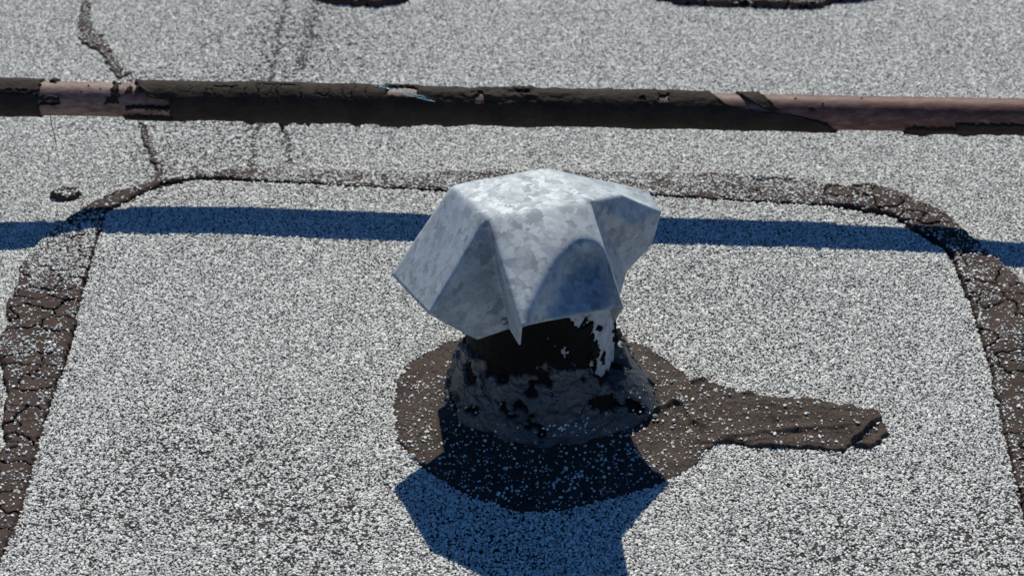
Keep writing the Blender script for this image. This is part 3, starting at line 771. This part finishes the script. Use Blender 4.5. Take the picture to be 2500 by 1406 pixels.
for q, (x0, y0, res, hgt, ins, dens) in enumerate(SURF):
    i = (X-x0)/res; j = (Y-y0)/res
    m = (i >= 1) & (j >= 1) & (i < hgt.shape[0]-2) & (j < hgt.shape[1]-2)
    ii = np.round(i[m]).astype(int); jj = np.round(j[m]).astype(int)
    isin = ins[ii, jj]
    sub = np.flatnonzero(m)[isin]; ii = ii[isin]; jj = jj[isin]
    Z[sub] = hgt[ii, jj]
    if q > 0: D[sub] = dens[ii, jj]
    surf_id[sub] = q+1
    slope[sub, 0] = (hgt[ii+1, jj]-hgt[ii-1, jj])/(2*res); slope[sub, 1] = (hgt[ii, jj+1]-hgt[ii, jj-1])/(2*res)
D = np.where(np.hypot(X-C0[0], Y-C0[1]) < 0.098, 0, D)
D = np.where(surf_id > 1, np.where(fine, D*0.55, D*0.75), np.where(fine, 0, D))
keep = RNG.random(len(X)) < D
keep &= np.hypot(slope[:, 0], slope[:, 1]) < 1.2
X, Y, Z, surf_id, fine = X[keep], Y[keep], Z[keep], surf_id[keep], fine[keep]
s = 0.00140*np.exp(RNG.normal(0, 0.26, len(X)))
s = np.minimum(s, 0.0022)
s = np.where(surf_id > 1, s*RNG.choice([0.6, 0.8, 0.95, 1.1], len(X)), s)
s = np.where(fine, RNG.uniform(0.0005, 0.0013, len(X)), s)
Pn = np.stack([X, Y, Z+0.35*s], -1)
# chips stuck to the collar
cth = np.concatenate([RNG.uniform(math.radians(195), math.radians(350), 100), RNG.normal(math.radians(-76), 0.13, 46)])
cz = np.concatenate([np.abs(RNG.normal(0.0, 0.022, 100))+0.006, 0.022+0.022*RNG.random(46)*0.6])
cr_ = col_r(cth, cz)
Pc = np.stack([C0[0]+cr_*np.cos(cth)-0.004-0.055*cz, C0[1]+cr_*np.sin(cth), cz], -1)
Pn = np.concatenate([Pn, Pc]); s = np.concatenate([s, RNG.uniform(0.0009, 0.0019, len(Pc))])
n = len(Pn)
rot = np.stack([RNG.normal(0, .28, n), RNG.normal(0, .28, n), RNG.uniform(0, 6.283, n)], -1)
scl = np.stack([s*RNG.uniform(.95, 1.4, n), s*RNG.uniform(.75, 1.05, n), s*RNG.uniform(.5, .85, n)], -1)
variants = []
for k_ in range(8):
    bm = bmesh.new(); bmesh.ops.create_icosphere(bm, subdivisions=2 if k_ < 4 else 1, radius=1.0)
    r_ = np.random.default_rng(k_+60)
    pl = [(Vector(r_.normal(0, 1, 3)).normalized(), r_.uniform(.62, .9)) for _ in range(9)]
    for v in bm.verts:
        for nrm, dd in pl:
            e = v.co.dot(nrm)-dd
            if e > 0: v.co -= nrm*e
        v.co *= 1+r_.uniform(-.06, .06)
    me = bpy.data.meshes.new('chip_shape'); bm.to_mesh(me); bm.free(); me.materials.append(M_CHIP)
    variants.append(bpy.data.objects.new('chip_shape', me))
me = bpy.data.meshes.new('gravel'); me.vertices.add(n); me.vertices.foreach_set('co', Pn.astype(np.float32).ravel())
for nm, arr in (('rot', rot), ('scl', scl)):
    a = me.attributes.new(nm, 'FLOAT_VECTOR', 'POINT'); a.data.foreach_set('vector', arr.astype(np.float32).ravel())
a = me.attributes.new('pick', 'INT', 'POINT'); a.data.foreach_set('value', RNG.integers(0, 8, n).astype(np.int32))
me.update()
gravel = bpy.data.objects.new('gravel', me); COL.objects.link(gravel); gravel['kind'] = 'stuff'
gravel['label'] = 'pale grey and white stone chips strewn over the roof'; gravel['category'] = 'gravel'
ng = bpy.data.node_groups.new('scatter', 'GeometryNodeTree')
ng.interface.new_socket('Geometry', in_out='INPUT', socket_type='NodeSocketGeometry')
ng.interface.new_socket('Geometry', in_out='OUTPUT', socket_type='NodeSocketGeometry')
gi = ng.nodes.new('NodeGroupInput'); go = ng.nodes.new('NodeGroupOutput')
ip = ng.nodes.new('GeometryNodeInstanceOnPoints'); gti = ng.nodes.new('GeometryNodeGeometryToInstance')
for v in variants:
    oi = ng.nodes.new('GeometryNodeObjectInfo'); oi.inputs['Object'].default_value = v
    ng.links.new(oi.outputs['Geometry'], gti.inputs[0])
def attr(nm, dt):
    a = ng.nodes.new('GeometryNodeInputNamedAttribute'); a.data_type = dt; a.inputs['Name'].default_value = nm; return a.outputs[0]
e2r = ng.nodes.new('FunctionNodeEulerToRotation'); ng.links.new(attr('rot', 'FLOAT_VECTOR'), e2r.inputs[0])
ng.links.new(gi.outputs[0], ip.inputs['Points']); ng.links.new(gti.outputs[0], ip.inputs['Instance'])
ip.inputs['Pick Instance'].default_value = True
ng.links.new(attr('pick', 'INT'), ip.inputs['Instance Index']); ng.links.new(e2r.outputs[0], ip.inputs['Rotation'])
ng.links.new(attr('scl', 'FLOAT_VECTOR'), ip.inputs['Scale'])
ng.links.new(ip.outputs[0], go.inputs[0])
md = gravel.modifiers.new('scatter', 'NODES'); md.node_group = ng
print('CHIPS', n)
